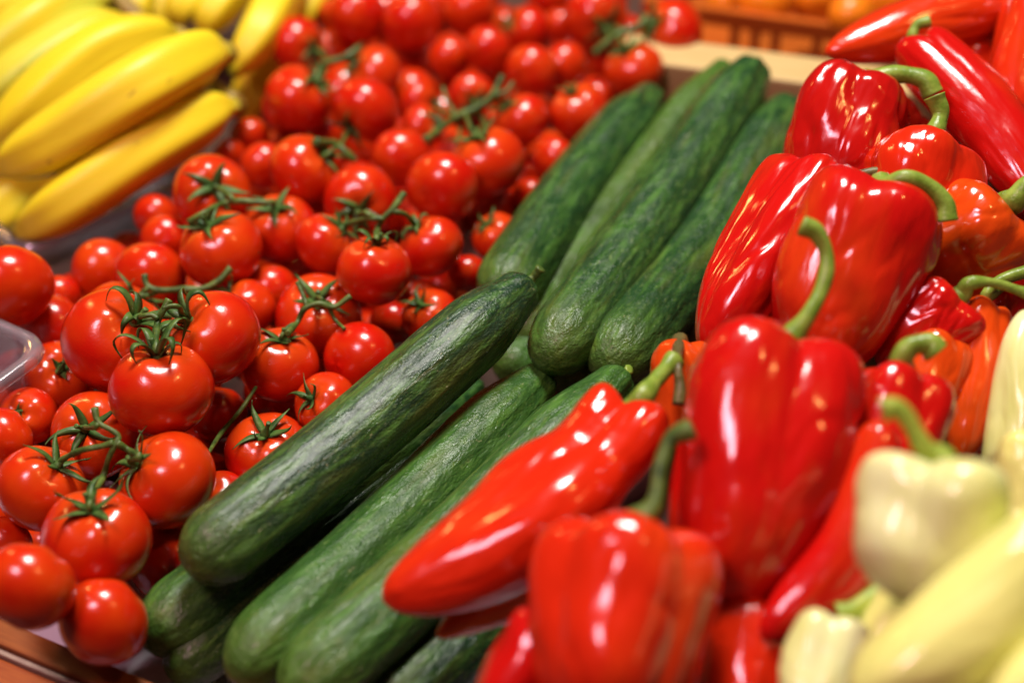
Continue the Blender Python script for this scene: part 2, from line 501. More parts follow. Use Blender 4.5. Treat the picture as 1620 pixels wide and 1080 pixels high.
GROUP_T = 'loose tomatoes of the heap'
def axis_world(t, rg):
    if t.ax:
        dx, dy = (t.ax[0] - t.px) / t.r, -(t.ax[1] - t.py) / t.r
        m = sqrt(dx * dx + dy * dy)
        if m > .93: dx, dy = dx / m * .93, dy / m * .93; m = .93
        nz = sqrt(1 - m * m)
        v = RT * dx + UP * dy - FW * nz
    else:
        v = RT * rg.uniform(-.7, .7) + UP * rg.uniform(.1, .8) + FW * rg.uniform(.35, .9)
    return v.normalized()
def place_tomato(t, parent=None):
    rg = random.Random(t.k)
    me = TM[rg.randrange(6)]
    o = bpy.data.objects.new('tomato', me); COL.objects.link(o)
    A = axis_world(t, rg)
    q = Vector((0, 0, 1)).rotation_difference(A) @ Quaternion((0, 0, 1), rg.uniform(0, 6))
    o.rotation_mode = 'QUATERNION'; o.rotation_quaternion = q
    r = rad(t); o.scale = (r, r, r)
    P = pos(t)
    o.location = P - (parent.location if parent else Vector())
    if parent: o.parent = parent
    t.o, t.A, t.q = o, A, q
    t.pole = P + A * (r * .74)
    t.top = P + A * (r * (.74 + .25))
    if t.ax:
        blurred = t.py < 300
        curl = {'A': 1.1, 'B': .7, 'E': .9, 'F': .8}.get(t.k[0], .6)
        stub = .3 if t.k[0] != 's' else .38
        ln = {'A': 1.0, 'B': 1.05, 'E': .85}.get(t.k[0], .9)
        if t.k in ('s7', 's8', 's13', 's30'): ln = .35
        wide = 1.
        if t.py < 420 and t.k[0] != 's': ln, wide, curl = 1.0, 1.3, .45
        elif t.k[0] == 'A': wide, ln = 1.1, 1.08
        c = mesh_obj('calyx', calyx_bm(t.k, curl, stub, ln, None, wide, t.k[0] == 'A' or t.k in ('E1', 'E2')), M['calyx'] if t.py > 280 else M['vine'], o)
    return o
def surf(px, py, dflt):
    best = dflt
    for t in TL:
        P = pos(t); r = rad(t); d = ray(px, py); o = CAM - P
        a = d.dot(d); b = 2 * d.dot(o); c = o.dot(o) - r * r * .92
        q = b * b - 4 * a * c
        if q > 0:
            s = (-b - sqrt(q)) / (2 * a)
            if s < best: best = s
    return best

# stalks: list of (points, radius mm); a point is (px, py, lift mm) or a tomato key
STALK = {
 'A': [([(268, 474, 6), (258, 492, 7), (249, 512, 6), 'A1'], 2.3), ([(258, 488, 7), (270, 484, 7), (284, 486, 5), 'A3'], 1.9), ([(250, 505, 6), (240, 498, 6), (226, 500, 4), 'A2'], 1.9)],
 'B': [([(150, 645, 4), (156, 668, 6), (176, 680, 8), (188, 690, 8), (183, 702, 9), (172, 725, 8), (163, 755, 5), 'B3'], 2.0), ([(180, 700, 9), (160, 706, 8), (130, 712, 6), 'B1'], 2.0), ([(184, 700, 9), (204, 712, 7), (222, 722, 5), 'B2'], 2.3), ([(156, 668, 6), (150, 676, 4), 'B4'], 1.5)],
 'C': [([(365, 424, 4), (345, 445, 6), (318, 457, 7), (285, 458, 7), (250, 459, 6), (232, 450, 5), (229, 434, 4)], 2.6), ([(252, 459, 6), (240, 466, 3), 'C1'], 1.8), ([(322, 456, 7), (345, 458, 3), 'C3'], 1.6), ([(234, 452, 5), (230, 462, 3), 'C2'], 1.6)],
 'D': [([(455, 527, 4), (470, 510, 7), (482, 488, 8), (505, 480, 8), (528, 486, 7), (555, 468, 6)], 2.2), ([(486, 485, 8), (476, 458, 5), (470, 446, 4)], 1.8), ([(520, 484, 7), (530, 505, 5), (545, 520, 3)], 1.4), (['D1', (462, 518, 5)], 1.7), (['D2', (510, 474, 6)], 1.7)],
 'E': [([(640, 305, 6), (622, 330, 9), (606, 346, 9), (598, 362, 6), 'E1'], 2.4), ([(618, 334, 9), (640, 338, 7), 'E2'], 2.0), ([(608, 346, 9), (582, 346, 8), 'E3'], 2.0), ([(590, 344, 9), (578, 336, 6), 'E4'], 1.8)],
 'F': [([(300, 352, 4), (325, 335, 6), (352, 322, 8), (378, 318, 8), (405, 320, 8), (432, 320, 5), 'F2'], 2.3), ([(370, 318, 8), (362, 308, 7), 'F1'], 2.0), ([(330, 333, 6), 'F3'], 1.8)],
 'G': [([(500, 110, 5), (520, 98, 8), (545, 92, 8), (570, 75, 5)], 3.2), (['G1', (520, 98, 8)], 2.), (['G2', (515, 110, 7)], 2.), (['G3', (545, 92, 8)], 2.)],
 'H': [([(500, 225, 5), (528, 228, 8), (545, 240, 7), (562, 255, 5)], 3.2), (['H1', (535, 232, 8)], 2.), (['H2', (538, 232, 8)], 2.)],
 'I': [([(672, 222, 5), (695, 205, 8), (722, 185, 10), (752, 172, 10), (778, 152, 9), (795, 120, 6)], 3.2), (['I1', (778, 152, 9)], 2.), (['I2', (736, 180, 10)], 2.), (['I3', (722, 186, 10)], 2.), (['I4', (695, 205, 8)], 2.), (['I5', (752, 172, 10)], 2.), ([(722, 185, 10), (708, 160, 8), (700, 138, 5)], 1.8), ([(752, 172, 10), (765, 190, 9), (768, 212, 5)], 2.), ([(778, 152, 9), (800, 145, 8), (812, 130, 4)], 2.), ([(700, 202, 8), (690, 188, 7), (672, 180, 4)], 1.8), ([(722, 185, 9), (728, 205, 8), (722, 226, 4)], 1.8)],
 'J': [([(940, 85, 5), (962, 66, 8), (985, 52, 9), (1010, 42, 7), (1022, 28, 5)], 3.4), (['J1', (1005, 46, 8)], 2.), (['J2', (965, 64, 8)], 2.), (['J3', (978, 58, 9)], 2.)],
}
roots = {}
for k, (lab, _) in TR.items():
    mem = [t for t in TL if t.k[0] == k]
    base = sum((pos(t) for t in mem), Vector()) / len(mem); base.z = min(pos(t).z - rad(t) for t in mem)
    e = empty('tomato_truss', base); tag(e, lab, 'tomatoes', 'trusses of vine tomatoes')
    for t in mem: place_tomato(t, e)
    bm = bmesh.new()
    md = sum(t.d for t in mem) / len(mem)
    for pts, rmm in STALK[k]:
        v = []
        for p in pts:
            if isinstance(p, str):
                t = TD[p]; q = [t.pole + t.A * .004, t.pole - t.A * .002]
                if pts.index(p) == 0: q = q[::-1]
                v += q
            else:
                lim = md - .012
                v.append(D(p[0], p[1], min(surf(p[0], p[1], lim), lim + .012) - p[2] * .001))
        n = len(v); rr = [rmm * .001 * .68] * n
        rr[0] *= 1.25
        if n > 3: rr[n // 2] *= 1.2
        tube(bm, v, rr, 6 * n, 8, .08, k)
    # little knuckles and side tendrils where the stalk branches
    mesh_obj('stalk', bm, M['vine'], e, base)
for t in TL:
    if t.k[0] != 's': continue
    o = place_tomato(t)
    tag(o, t.lab, 'tomato', GROUP_T)

# long thin bare stalk lying in the dark hollow
bm = bmesh.new()
pp = [(405, 612), (380, 650), (352, 682), (330, 716)]
tube(bm, [D(x, y, surf(x, y, .86) + k_) for (x, y), k_ in zip(pp, (.008, -.003, -.003, .008))], [.0009, .0012, .0012, .0009], 16, 8, .06, 3)
o = mesh_obj('vine_stalk', bm, M['vine'], None, D(365, 665, .84))
tag(o, 'thin bare green vine stalk lying in the dark hollow between tomatoes', 'stalk')

# buried tomatoes that fill the heap below the visible ones
fill_poly = [(-20, 620), (-20, 900), (150, 960), (300, 850), (520, 640), (740, 440), (860, 330), (1000, 170), (1040, 60), (1000, -10), (540, -10), (420, 220), (330, 330), (130, 440)]
def inside(p, poly):
    c = False
    for (x1, y1), (x2, y2) in zip(poly, poly[1:] + poly[:1]):
        if (y1 > p[1]) != (y2 > p[1]) and p[0] < (x2 - x1) * (p[1] - y1) / (y2 - y1) + x1: c = not c
    return c
placed = [(pos(t), rad(t)) for t in TL]
rg = random.Random(5)
nf = 0
for attempt in range(9000):
    px, py = rg.uniform(-20, 1050), rg.uniform(-20, 1000)
    if not inside((px, py), fill_poly): continue
    near = [t for t in TL if (t.px - px) ** 2 + (t.py - py) ** 2 < (t.r + 45) ** 2]
    if not near: continue
    d = max(t.d for t in near) + rg.uniform(.0, .06)
    r = rg.uniform(.017, .023) if attempt < 5000 else rg.uniform(.013, .018)
    P = D(px, py, d)
    if P.z < (r * .9 if py > 880 else r * .9 - .016): continue
    if any((P - q).length < .9 * (r + s_) for q, s_ in placed): continue
    o = bpy.data.objects.new('tomato', TM[rg.randrange(6)]); COL.objects.link(o)
    o.location = P; o.scale = (r, r, r)
    o.rotation_euler = (rg.uniform(0, 6), rg.uniform(0, 6), rg.uniform(0, 6))
    tag(o, 'buried red tomato barely showing through the gaps of the tomato heap', 'tomato', 'buried tomatoes under the heap')
    placed.append((P, r)); nf += 1
print('fill tomatoes', nf)

# ------------------------------------------------------------------ cucumbers
def cucumber(A, B, rpx, label, col, mid=(0, 0), seed=0, stub=None, blunt=.10, neck=.2, neck_r=.42):
    """A = blossom end (px, py, height), B = stalk end"""
    a, b = W(*A), W(*B)
    da, db = depth_of(a), depth_of(b)
    m = D((A[0] + B[0]) / 2 + mid[0], (A[1] + B[1]) / 2 + mid[1], (da + db) / 2)
    sp = Spine([a, m, b], 60)
    R = rpx * pxm((da + db) / 2)
    rg = random.Random(seed); k = [rg.uniform(0, 6) for _ in range(6)]
    rings = []
    n = 190
    for i in range(n + 1):
        x = i / n
        x = .5 - .5 * cos(pi * x) if True else x
        r = 1.
        if x < blunt: r *= sqrt(max(0, 1 - ((blunt - x) / blunt) ** 2.2))
        if x > 1 - neck:
            u = (x - (1 - neck)) / neck
            r *= neck_r + (1 - neck_r) * (.5 + .5 * cos(pi * u * .92)) if u < 1 else neck_r
            if x > .965: r *= sqrt(max(0, 1 - ((x - .965) / .035) ** 2))
        r *= .93 + .07 * sin(pi * min(1, x * 1.05))
        rings.append((x, max(r, .03) * R))
    def fn(x, r, ph):
        g = 1 + .013 * cos(9 * ph + k[0]) + .012 * sin(4 * ph + k[1] + 3 * x) + .018 * sin(2 * ph + k[2] + 4 * x) + .02 * sin(9 * x + k[3])
        e = max(0, (x - .72) / .28)
        g += .035 * e * cos(7 * ph + k[4])
        q = Vector((cos(ph) * 2.1, sin(ph) * 2.1, x * 13 + seed * 7))
        g += .014 * NZ.noise(q) + .007 * NZ.noise(q * 2.3) + .004 * NZ.noise(Vector((cos(ph) * 9, sin(ph) * 9, x * 30 + seed)))
        rd_ = 1 - abs(NZ.noise(Vector((cos(ph) * 4.2, sin(ph) * 4.2, x * 7 + seed * 3)))) * 2
        g -= .012 * max(0, rd_ - .6)
        return x, r * g, r * g
    base = a.lerp(b, .5)
    bm = bmesh.new(); skin(bm, sp, rings, 112, fn)
    o = mesh_obj('cucumber', bm, M['cucumber'], None, base)
    o.color = col
    tag(o, label, 'cucumber', 'cucumbers in the middle row')
    if stub:
        P, Tn, N = sp.at(.995)
        bm = bmesh.new()
        e = D(stub[0], stub[1], db - .004)
        tube(bm, [P - Tn * .003, P.lerp(e, .4), e], [.0042, .0022, .0027], 12, 8, .1, seed)
        mesh_obj('stem', bm, M['pstem'] if stub[2:] else M['vine'], o, base)
    return o
dk, md, lt = (.010, .040, .016, 1), (.015, .058, .016, 1), (.028, .092, .016, 1)
cucumber((297, 902, .070), (838, 446, .100), 64, 'dark green cucumber on top of the front stack, dry stalk end beside the tomatoes', dk, (4, 8), 1, (856, 424), .10, .20, .58)
cucumber((230, 1016, .032), (760, 605, .022), 62, 'cucumber with a yellow-green tip directly under the dark top cucumber', md, (0, 0), 2)
cucumber((272, 1070, .019), (700, 680, .019), 54, 'lowest dark cucumber on the white liner, tip just above the lower frame edge', dk, (0, 0), 3)
cucumber((368, 1072, .052), (864, 590, .060), 63, 'bright green cucumber lying second, right beside the dark top cucumber', lt, (5, 6), 4, None, .12, .20, .58)
cucumber((455, 1110, .056), (988, 590, .074), 68, 'light green cucumber with the red pointed pepper lying across it', lt, (6, 8), 5, (996, 584, 1), .12, .24, .5)
cucumber((600, 1140, .030), (900, 860, .034), 66, 'dark cucumber in the shade under the red pointed pepper', dk, (0, 0), 6)
cucumber((784, 482, .062), (1034, 146, .070), 52, 'leftmost back cucumber touching the tomatoes', md, (-8, -4), 7, None, .1, .2, .55)
cucumber((862, 576, .078), (1196, 104, .095), 58, 'thick glossy back cucumber with its blossom end facing front, in the middle', md, (8, 4), 8, None, .10, .16, .62)
cucumber((820, 540, .040), (1150, 98, .080), 40, 'yellow-green cucumber showing as a strip beneath the thick back cucumber', (.055, .12, .014, 1), (-4, 0), 9)
cucumber((955, 590, .074), (1250, 162, .082), 57, 'bumpy light-streaked back cucumber next to the wrinkled red pepper', md, (14, 12), 10, None, .10, .18, .6)
cucumber((890, 610, .030), (1080, 400, .034), 46, 'cucumber in deep shade below the gap between the back cucumbers', dk, (0, 0), 11)
cucumber((1030, 640, .036), (1230, 330, .05), 48, 'green cucumber sliver between the back row and the wrinkled red pepper', md, (0, 0), 12)
cucumber((800, 596, .030), (960, 400, .034), 40, 'cucumber with a pale blunt end, under the dark stalk end of the top cucumber', lt, (0, 0), 13)

# ------------------------------------------------------------------ peppers
BELL = [(.10, .05), (.075, .20), (.02, .38), (-.015, .56), (.01, .76), (.08, .93), (.20, 1.), (.36, .99), (.55, .95), (.72, .85), (.86, .66), (.95, .42), (.99, .2), (1., .03)]
LONG = [(.045, .05), (.03, .22), (.005, .42), (-.008, .62), (.012, .82), (.06, .96), (.14, 1.), (.28, .95), (.45, .82), (.62, .67), (.78, .50), (.90, .32), (.97, .16), (1., .02)]
HORN = [(.05, .05), (.03, .22), (.0, .45), (-.005, .65), (.02, .84), (.07, .96), (.2, 1.), (.4, 1.), (.6, .95), (.76, .82), (.88, .60), (.95, .38), (.985, .2), (1., .03)]
PTD = [(.05, .05), (.03, .22), (.0, .45), (-.005, .65), (.02, .82), (.07, .93), (.16, .98), (.3, 1.), (.46, .96), (.62, .86), (.76, .70), (.88, .48), (.95, .30), (.985, .16), (1., .03)]
KNOB = [(.05, .05), (.03, .22), (.0, .42), (-.005, .58), (.03, .73), (.09, .82), (.15, .82), (.22, .82), (.31, .94), (.43, 1.), (.58, .95), (.74, .78), (.87, .55), (.95, .34), (.985, .18), (1., .03)]
def pepper(name, S, E, wpx, label, cat, group, col, mat='pepper', prof=BELL, mid=(0, 0), lobes=4, ld=.16, roll=.4, seed=0, stalk=None, smat='pstem', flat=1., dents=.05, sr=.0036, sh=.05, wrk=.007, via=None):
    s, e = D(*S), D(*E)
    m = D((S[0] + E[0]) / 2 + mid[0], (S[1] + E[1]) / 2 + mid[1], (S[2] + E[2]) / 2)
    sp = Spine([s] + ([D(*q) for q in via] if via else [m]) + [e], 60)
    R = wpx * .5 * pxm((S[2] * .6 + E[2] * .4))
    rg = random.Random(seed); k = [rg.uniform(0, 6) for _ in range(8)]
    pr = catmull([Vector((a, r, 0)) for a, r in prof], 130)
    rings = [(p.x, max(p.y, .02) * R) for p in pr]
    lw = [rg.uniform(.75, 1.2) for _ in range(lobes)]
    def fn(a, r, ph):
        x = (ph - roll) * lobes / (2 * pi)
        li = int(math.floor(x + .5)) % lobes
        lobe = sqrt(cos((ph - roll) * lobes / 2) ** 2 + .012)
        aa = max(0, min(1, a))
        wgt = (1 - .75 * aa) * min(1, r / R * 1.6) * (.6 + .4 * lw[li])
        wb = 1 + dents * (sin(2 * ph + k[0] + 3.2 * a) + .7 * sin(3 * ph + k[1] - 5 * a) + .5 * sin(ph + k[2] + 8 * a) + .35 * sin(4 * ph + 11 * a + k[3]))
        rr = r * (1 + ld * wgt * (lobe - .68)) * wb
        q = Vector((cos(ph) * 1.9, sin(ph) * 1.9, a * 2.4 + seed * 3.7))
        fade = min(1, r / R * 1.3)
        rr *= 1 - fade * (3.2 * wrk * max(0, 1 - abs(NZ.noise(q)) * 5) - wrk * NZ.noise(q * 3.1) - .5 * wrk * NZ.noise(Vector((q.x * 6, q.y * 6, q.z * 4))))
        a2 = a - sh * lw[li] * (lobe - .45) * exp(-((a - .02) / .10) ** 2) * min(1, r / R * 1.5)
        return a2, rr, rr * flat
    base = s.lerp(e, .6)
    root = empty(name, base)
    root_z = base.z
    tag(root, label, cat, group)
    bm = bmesh.new(); skin(bm, sp, rings, 120, fn)
    b = mesh_obj('body', bm, M[mat], root, base); b.color = col
    if stalk:
        a0 = prof[2][0]
        P, Tn, N = sp.at(prof[1][0])
        q = [P + Tn * .002, sp.at(a0)[0] - Tn * .004]
        for x, y, dz in stalk: q.append(D(x, y, S[2] + dz))
        n = len(q)
        rr = [R * .28, R * .22] + [sr] * (n - 2); rr[2] = sr * 1.15; rr[-1] = sr * 1.35
        bm = bmesh.new(); tube(bm, q, rr, 10 * n, 12, .05, seed)
        # ragged calyx rim
        mesh_obj('stem', bm, M[smat], root, base)
    return root
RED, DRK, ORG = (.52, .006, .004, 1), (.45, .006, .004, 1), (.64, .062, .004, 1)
SCA = (.62, .022, .004, 1)
GP = 'red peppers heaped on the right'
def rp(*a, **k): return pepper('red_pepper', *a[:3], a[3], 'pepper', GP, a[4], **k)
rp((1000, 655, .745), (606, 950, .700), 200, 'scarlet pointed pepper lying slantwise across the cucumbers', SCA, prof=KNOB, via=[(958, 716, .738), (845, 822, .722), (705, 905, .708)], lobes=3, ld=.32, roll=-.55, seed=21, stalk=[(1018, 626, .0), (1042, 596, .012), (1066, 570, .022)], dents=.06, sh=.07, wrk=.006)
rp((900, 880, .740), (690, 1006, .715), 120, 'orange-tipped pepper peeking out beneath the scarlet pointed pepper', (.72, .14, .008, 1), prof=LONG, lobes=3, ld=.2, seed=22)
rp((1240, 556, .725), (1150, 968, .685), 285, 'big blurred red bell pepper, upright in front with a tall curved green stalk', RED, lobes=4, ld=.27, roll=.55, seed=23, stalk=[(1278, 500, .0), (1303, 450, .004), (1308, 405, .006), (1292, 368, .006), (1268, 356, .006)], sr=.0034, dents=.05)
rp((998, 845, .665), (955, 1190, .632), 276, 'nearest red bell pepper at the lower edge with large white highlights', SCA, lobes=4, ld=.24, roll=.05, seed=24, stalk=[(1034, 800, .0), (1046, 740, .004), (1062, 695, .006), (1096, 678, .004)], sr=.0032, smat='vine', dents=.04)
rp((1195, 965, .69), (1160, 1200, .66), 150, 'scarlet pepper at the lower edge, right of the nearest bell pepper', SCA, lobes=3, ld=.2, seed=25, dents=.04)
rp((1392, 302, .800), (1282, 600, .790), 222, 'large glossy red bell pepper in the middle, pale green stalk hooked to the right', RED, lobes=3, ld=.16, roll=1.2, seed=26, stalk=[(1398, 296, -.012), (1432, 282, -.018), (1470, 296, -.018), (1494, 322, -.018), (1498, 350, -.018)], dents=.05, sr=.0040)
rp((1300, 282, .850), (1120, 575, .815), 165, 'wrinkled long red pepper beside the back cucumbers, thin dark stalk', RED, lobes=4, ld=.3, roll=.2, seed=27, stalk=[(1345, 278, -.01), (1392, 272, -.012), (1432, 282, -.012)], smat='dry', prof=HORN, dents=.05, sr=.0024, wrk=.017)
rp((1365, 138, .905), (1290, 340, .885), 190, 'dark red bell pepper with fat green stalk bent sideways, next to the wooden plank', DRK, lobes=4, ld=.2, roll=.9, seed=28, stalk=[(1378, 126, -.012), (1420, 118, -.014), (1462, 126, -.016), (1476, 150, -.016)], sr=.0048, dents=.05, wrk=.016)
rp((1466, 236, .858), (1436, 392, .84), 188, 'small folded red pepper under the long glossy one, stalk pointing straight up', SCA, lobes=3, ld=.28, roll=.3, seed=29, stalk=[(1478, 212, -.006), (1488, 180, -.004), (1478, 152, -.004)], dents=.05, wrk=.008, sr=.0042)
rp((1452, 78, .935), (1660, 345, .87), 112, 'long glossy red pepper sloping down to the right frame edge', RED, prof=HORN, mid=(10, -12), lobes=3, ld=.12, seed=30, stalk=[(1444, 56, 0), (1452, 40, .0), (1470, 34, 0)], sr=.0028, dents=.03)
rp((1690, -10, 1.0), (1306, 84, .955), 128, 'orange-red pointed pepper at the top, tip above the wooden plank', (.64, .035, .004, 1), prof=PTD, mid=(0, -4), lobes=3, ld=.14, seed=31, dents=.03)
rp((1640, 0, .955), (1588, 250, .93), 118, 'orange-red pepper cut by the right frame edge behind the long glossy one', SCA, prof=HORN, lobes=3, ld=.3, roll=.2, seed=32)
rp((1562, 92, .985), (1470, 112, .985), 95, 'small round red pepper behind the long glossy one, stalk to the right', SCA, lobes=3, ld=.15, seed=33, stalk=[(1572, 84, -.005), (1590, 80, -.005)])
rp((1590, 326, .832), (1456, 458, .846), 186, 'orange pepper at the right edge with a thick pale green stalk', ORG, prof=BELL, lobes=3, ld=.25, roll=.5, seed=34, stalk=[(1604, 318, -.01), (1622, 300, -.012), (1650, 280, -.012)], sr=.0055)
rp((1516, 470, .790), (1398, 590, .800), 128, 'red pepper with knobby shoulder, below the orange one, thin grey-green stalk to the right', RED, lobes=3, ld=.3, roll=.8, seed=35, stalk=[(1535, 448, -.004), (1575, 448, -.004), (1630, 466, -.004)], sr=.0022, dents=.06, wrk=.017)
rp((1560, 490, .800), (1520, 730, .765), 88, 'orange pepper standing between the knobby red one and the pale yellow peppers', ORG, prof=HORN, lobes=3, ld=.2, seed=36)
rp((1428, 598, .735), (1385, 800, .715), 158, 'red pepper right of the big blurred bell, stubby bent green stalk', RED, lobes=4, ld=.22, roll=.2, seed=37, stalk=[(1424, 572, -.004), (1440, 548, -.006), (1470, 544, -.006), (1482, 556, -.006)], sr=.0046, dents=.05)
rp((1400, 690, .700), (1205, 1010, .665), 120, 'long curved red pepper between the big blurred bell and the pale yellow ones', RED, prof=HORN, mid=(40, 20), lobes=3, ld=.25, seed=38, dents=.04)
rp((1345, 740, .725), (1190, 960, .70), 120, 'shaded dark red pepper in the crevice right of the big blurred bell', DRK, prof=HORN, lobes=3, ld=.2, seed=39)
rp((1076, 548, .800), (1090, 720, .79), 108, 'orange pepper with a withered brown stalk, left of the big blurred bell', ORG, lobes=3, ld=.2, seed=40, stalk=[(1072, 575, -.035), (1076, 610, -.04), (1074, 640, -.042)], smat='dry', sr=.0021)
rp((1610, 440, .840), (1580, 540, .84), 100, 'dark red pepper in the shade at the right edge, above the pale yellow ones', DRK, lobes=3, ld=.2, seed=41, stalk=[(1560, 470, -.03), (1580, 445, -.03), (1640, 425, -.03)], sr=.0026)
rp((1490, 540, .785), (1450, 680, .77), 100, 'orange-red pepper wedged behind the stubby bent stalk', ORG, lobes=3, ld=.2, seed=42)
rp((870, 985, .665), (770, 1160, .65), 130, 'red pepper mostly hidden behind the nearest bell at the lower edge', RED, lobes=3, ld=.2, seed=43)
# hidden ones that carry the heap
for i, (a, b) in enumerate([((1250, 700, .80), (1150, 930, .78)), ((1500, 640, .83), (1420, 840, .80)), ((1330, 460, .90), (1260, 640, .88)), ((1520, 330, .92), (1400, 480, .90)), ((1420, 180, .97), (1330, 330, .95)), ((1600, 640, .84), (1560, 880, .80)), ((1100, 880, .76), (1020, 1100, .72)), ((1580, 40, 1.06), (1420, 100, 1.04)), ((1640, 150, 1.0), (1500, 240, .98)), ((1640, 330, .93), (1560, 470, .91)), ((1560, 850, .72), (1480, 1020, .70)), ((1640, 960, .68), (1560, 1120, .66))]):
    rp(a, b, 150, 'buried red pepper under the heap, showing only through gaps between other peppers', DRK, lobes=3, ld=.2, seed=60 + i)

PALE, PAL2 = (.82, .88, .46, 1), (.82, .84, .26, 1)
GY = 'pale yellow peppers at the right'
def yp(*a, **k): return pepper('yellow_pepper', *a[:3], a[3], 'pepper', GY, a[4], mat='pale', smat='ystem', **k)
yp((1488, 742, .625), (1452, 960, .615), 236, 'pale yellow bell pepper with a long green stalk and a deep central fold', PALE, lobes=3, ld=.5, roll=-.72, seed=51, stalk=[(1462, 708, .0), (1440, 668, .0), (1418, 644, .0), (1396, 648, .0)], sr=.0034, sh=.07, wrk=.003)
yp((1720, 850, .590), (1350, 1110, .565), 215, 'large yellow pepper sloping through the lower corner, under the pale bell pepper', PAL2, prof=HORN, mid=(10, 14), lobes=3, ld=.14, seed=52)
yp((1320, 985, .650), (1270, 1180, .63), 120, 'pale yellow pepper at the lower edge, beside the scarlet one', PALE, lobes=3, ld=.25, roll=1.1, seed=53)
yp((1600, 735, .755), (1622, 490, .775), 84, 'slender pale yellow pepper standing at the right edge, next to the orange one', PALE, prof=HORN, lobes=3, ld=.2, seed=54)
yp((1640, 700, .70), (1600, 900, .69), 130, 'yellow pepper in the shade behind the pale bell pepper at the right edge', PAL2, lobes=3, ld=.2, seed=55)
yp((1720, 1010, .56), (1560, 1160, .54), 130, 'deep yellow pepper cut by the lower right corner', PAL2, prof=HORN, lobes=3, ld=.2, seed=56)
yp((1470, 900, .67), (1360, 1080, .65), 120, 'greenish yellow pepper in the dark gap behind the large yellow one', PAL2, prof=HORN, lobes=3, ld=.2, seed=57, stalk=[(1400, 930, 0), (1350, 965, -.005), (1325, 972, -.005)])

# ------------------------------------------------------------------ bananas
def banana_bm(path, rpx, seed):
    pts = [D(*p) for p in path]
    sp = Spine(pts, 60)
    R = rpx * pxm(sum(p[2] for p in path) / len(path))
    prof = [(0, .30), (.03, .34), (.07, .55), (.13, .82), (.25, .98), (.45, 1.), (.65, .98), (.8, .88), (.9, .66), (.95, .42), (.975, .27), (.995, .22), (1., .1)]
    pr = catmull([Vector((a, r, 0)) for a, r in prof], 60)
    rg = random.Random(seed); k0 = rg.uniform(0, 6)
    bm = bmesh.new()
    fn = lambda a, r, ph: (a, r * (1 + .062 * cos(5 * ph + k0) + .02 * sin(2 * ph + 3 * a)), r * (1 + .062 * cos(5 * ph + k0) + .02 * sin(2 * ph + 3 * a)))
    skin(bm, sp, [(p.x, max(.02, p.y) * R) for p in pr], 40, fn)
    return bm
YEL, GRN = (.84, .68, .016, 1), (.42, .58, .07, 1)
def hand(label, items, crown):
    base = D(*crown); e = empty('banana_hand', base)
    tag(e, label, 'bananas', 'hands of bananas')
    for i, (path, r, c) in enumerate(items):
        o = mesh_obj('banana', banana_bm(path, r, i + 7), M['banana'], e, base); o.color = c
    bm = bmesh.new()
    ends = [D(*p[0][0]) for p in items]
    c = sum(ends, Vector()) / len(ends)
    for q in ends: tube(bm, [base, base.lerp(q, .6), q], [.012, .008, .008], 10, 10, .05, 1)
    o = mesh_obj('crown', bm, M['crown'], e, base)
    return e
hand('big hand of ripe yellow bananas lying left of the tomatoes, dark tips to the front', [
 ([(372, 168, 1.075), (330, 180, 1.06), (225, 240, 1.03), (110, 318, 1.02), (22, 374, 1.03)], 47, YEL),
 ([(358, 84, 1.085), (310, 92, 1.06), (215, 142, 1.02), (90, 222, 1.02), (-15, 272, 1.03)], 52, YEL),
 ([(280, 58, 1.11), (230, 62, 1.09), (150, 88, 1.07), (60, 165, 1.06), (-30, 262, 1.07)], 46, YEL),
 ([(190, 46, 1.15), (150, 52, 1.12), (80, 88, 1.10), (10, 140, 1.09), (-60, 210, 1.1)], 42, GRN),
 ([(170, -18, 1.17), (120, 0, 1.14), (60, 36, 1.11), (0, 82, 1.10), (-70, 150, 1.1)], 44, (.58, .64, .06, 1)),
 ([(110, 250, 1.12), (60, 285, 1.10), (10, 325, 1.08), (-40, 370, 1.07)], 46, YEL),
 ([(120, -40, 1.2), (60, -25, 1.17), (0, 0, 1.14), (-60, 40, 1.13)], 40, YEL),
], (300, 120, 1.17))
hand('blurred hand of yellow bananas hanging down behind, at the top beside the tomatoes', [
 ([(470, -70, 1.22), (448, -20, 1.18), (415, 45, 1.14), (378, 104, 1.13), (366, 122, 1.13)], 37, YEL),
 ([(400, -70, 1.26), (370, -25, 1.22), (340, 15, 1.20), (318, 60, 1.20)], 36, YEL),
 ([(350, -70, 1.28), (320, -30, 1.24), (290, 8, 1.22), (275, 46, 1.22)], 34, YEL),
 ([(530, -75, 1.26), (508, -30, 1.23), (482, 15, 1.21), (462, 60, 1.21)], 28, YEL),
 ([(530, -80, 1.27), (450, 60, 1.22), (405, 140, 1.18), (380, 200, 1.16)], 40, (.70, .48, .01, 1)),
], (440, -110, 1.3))
hand('farthest hand of yellow bananas along the upper edge, behind the big hand', [
 ([(250, -70, 1.30), (225, -30, 1.26), (205, 10, 1.24), (196, 70, 1.23)], 44, YEL),
 ([(190, -70, 1.31), (170, -30, 1.27), (155, 5, 1.25), (146, 60, 1.24)], 44, YEL),
 ([(300, -70, 1.31), (275, -30, 1.28), (262, 10, 1.26), (252, 66, 1.25)], 44, (.62, .50, .02, 1)),
], (250, -110, 1.34))

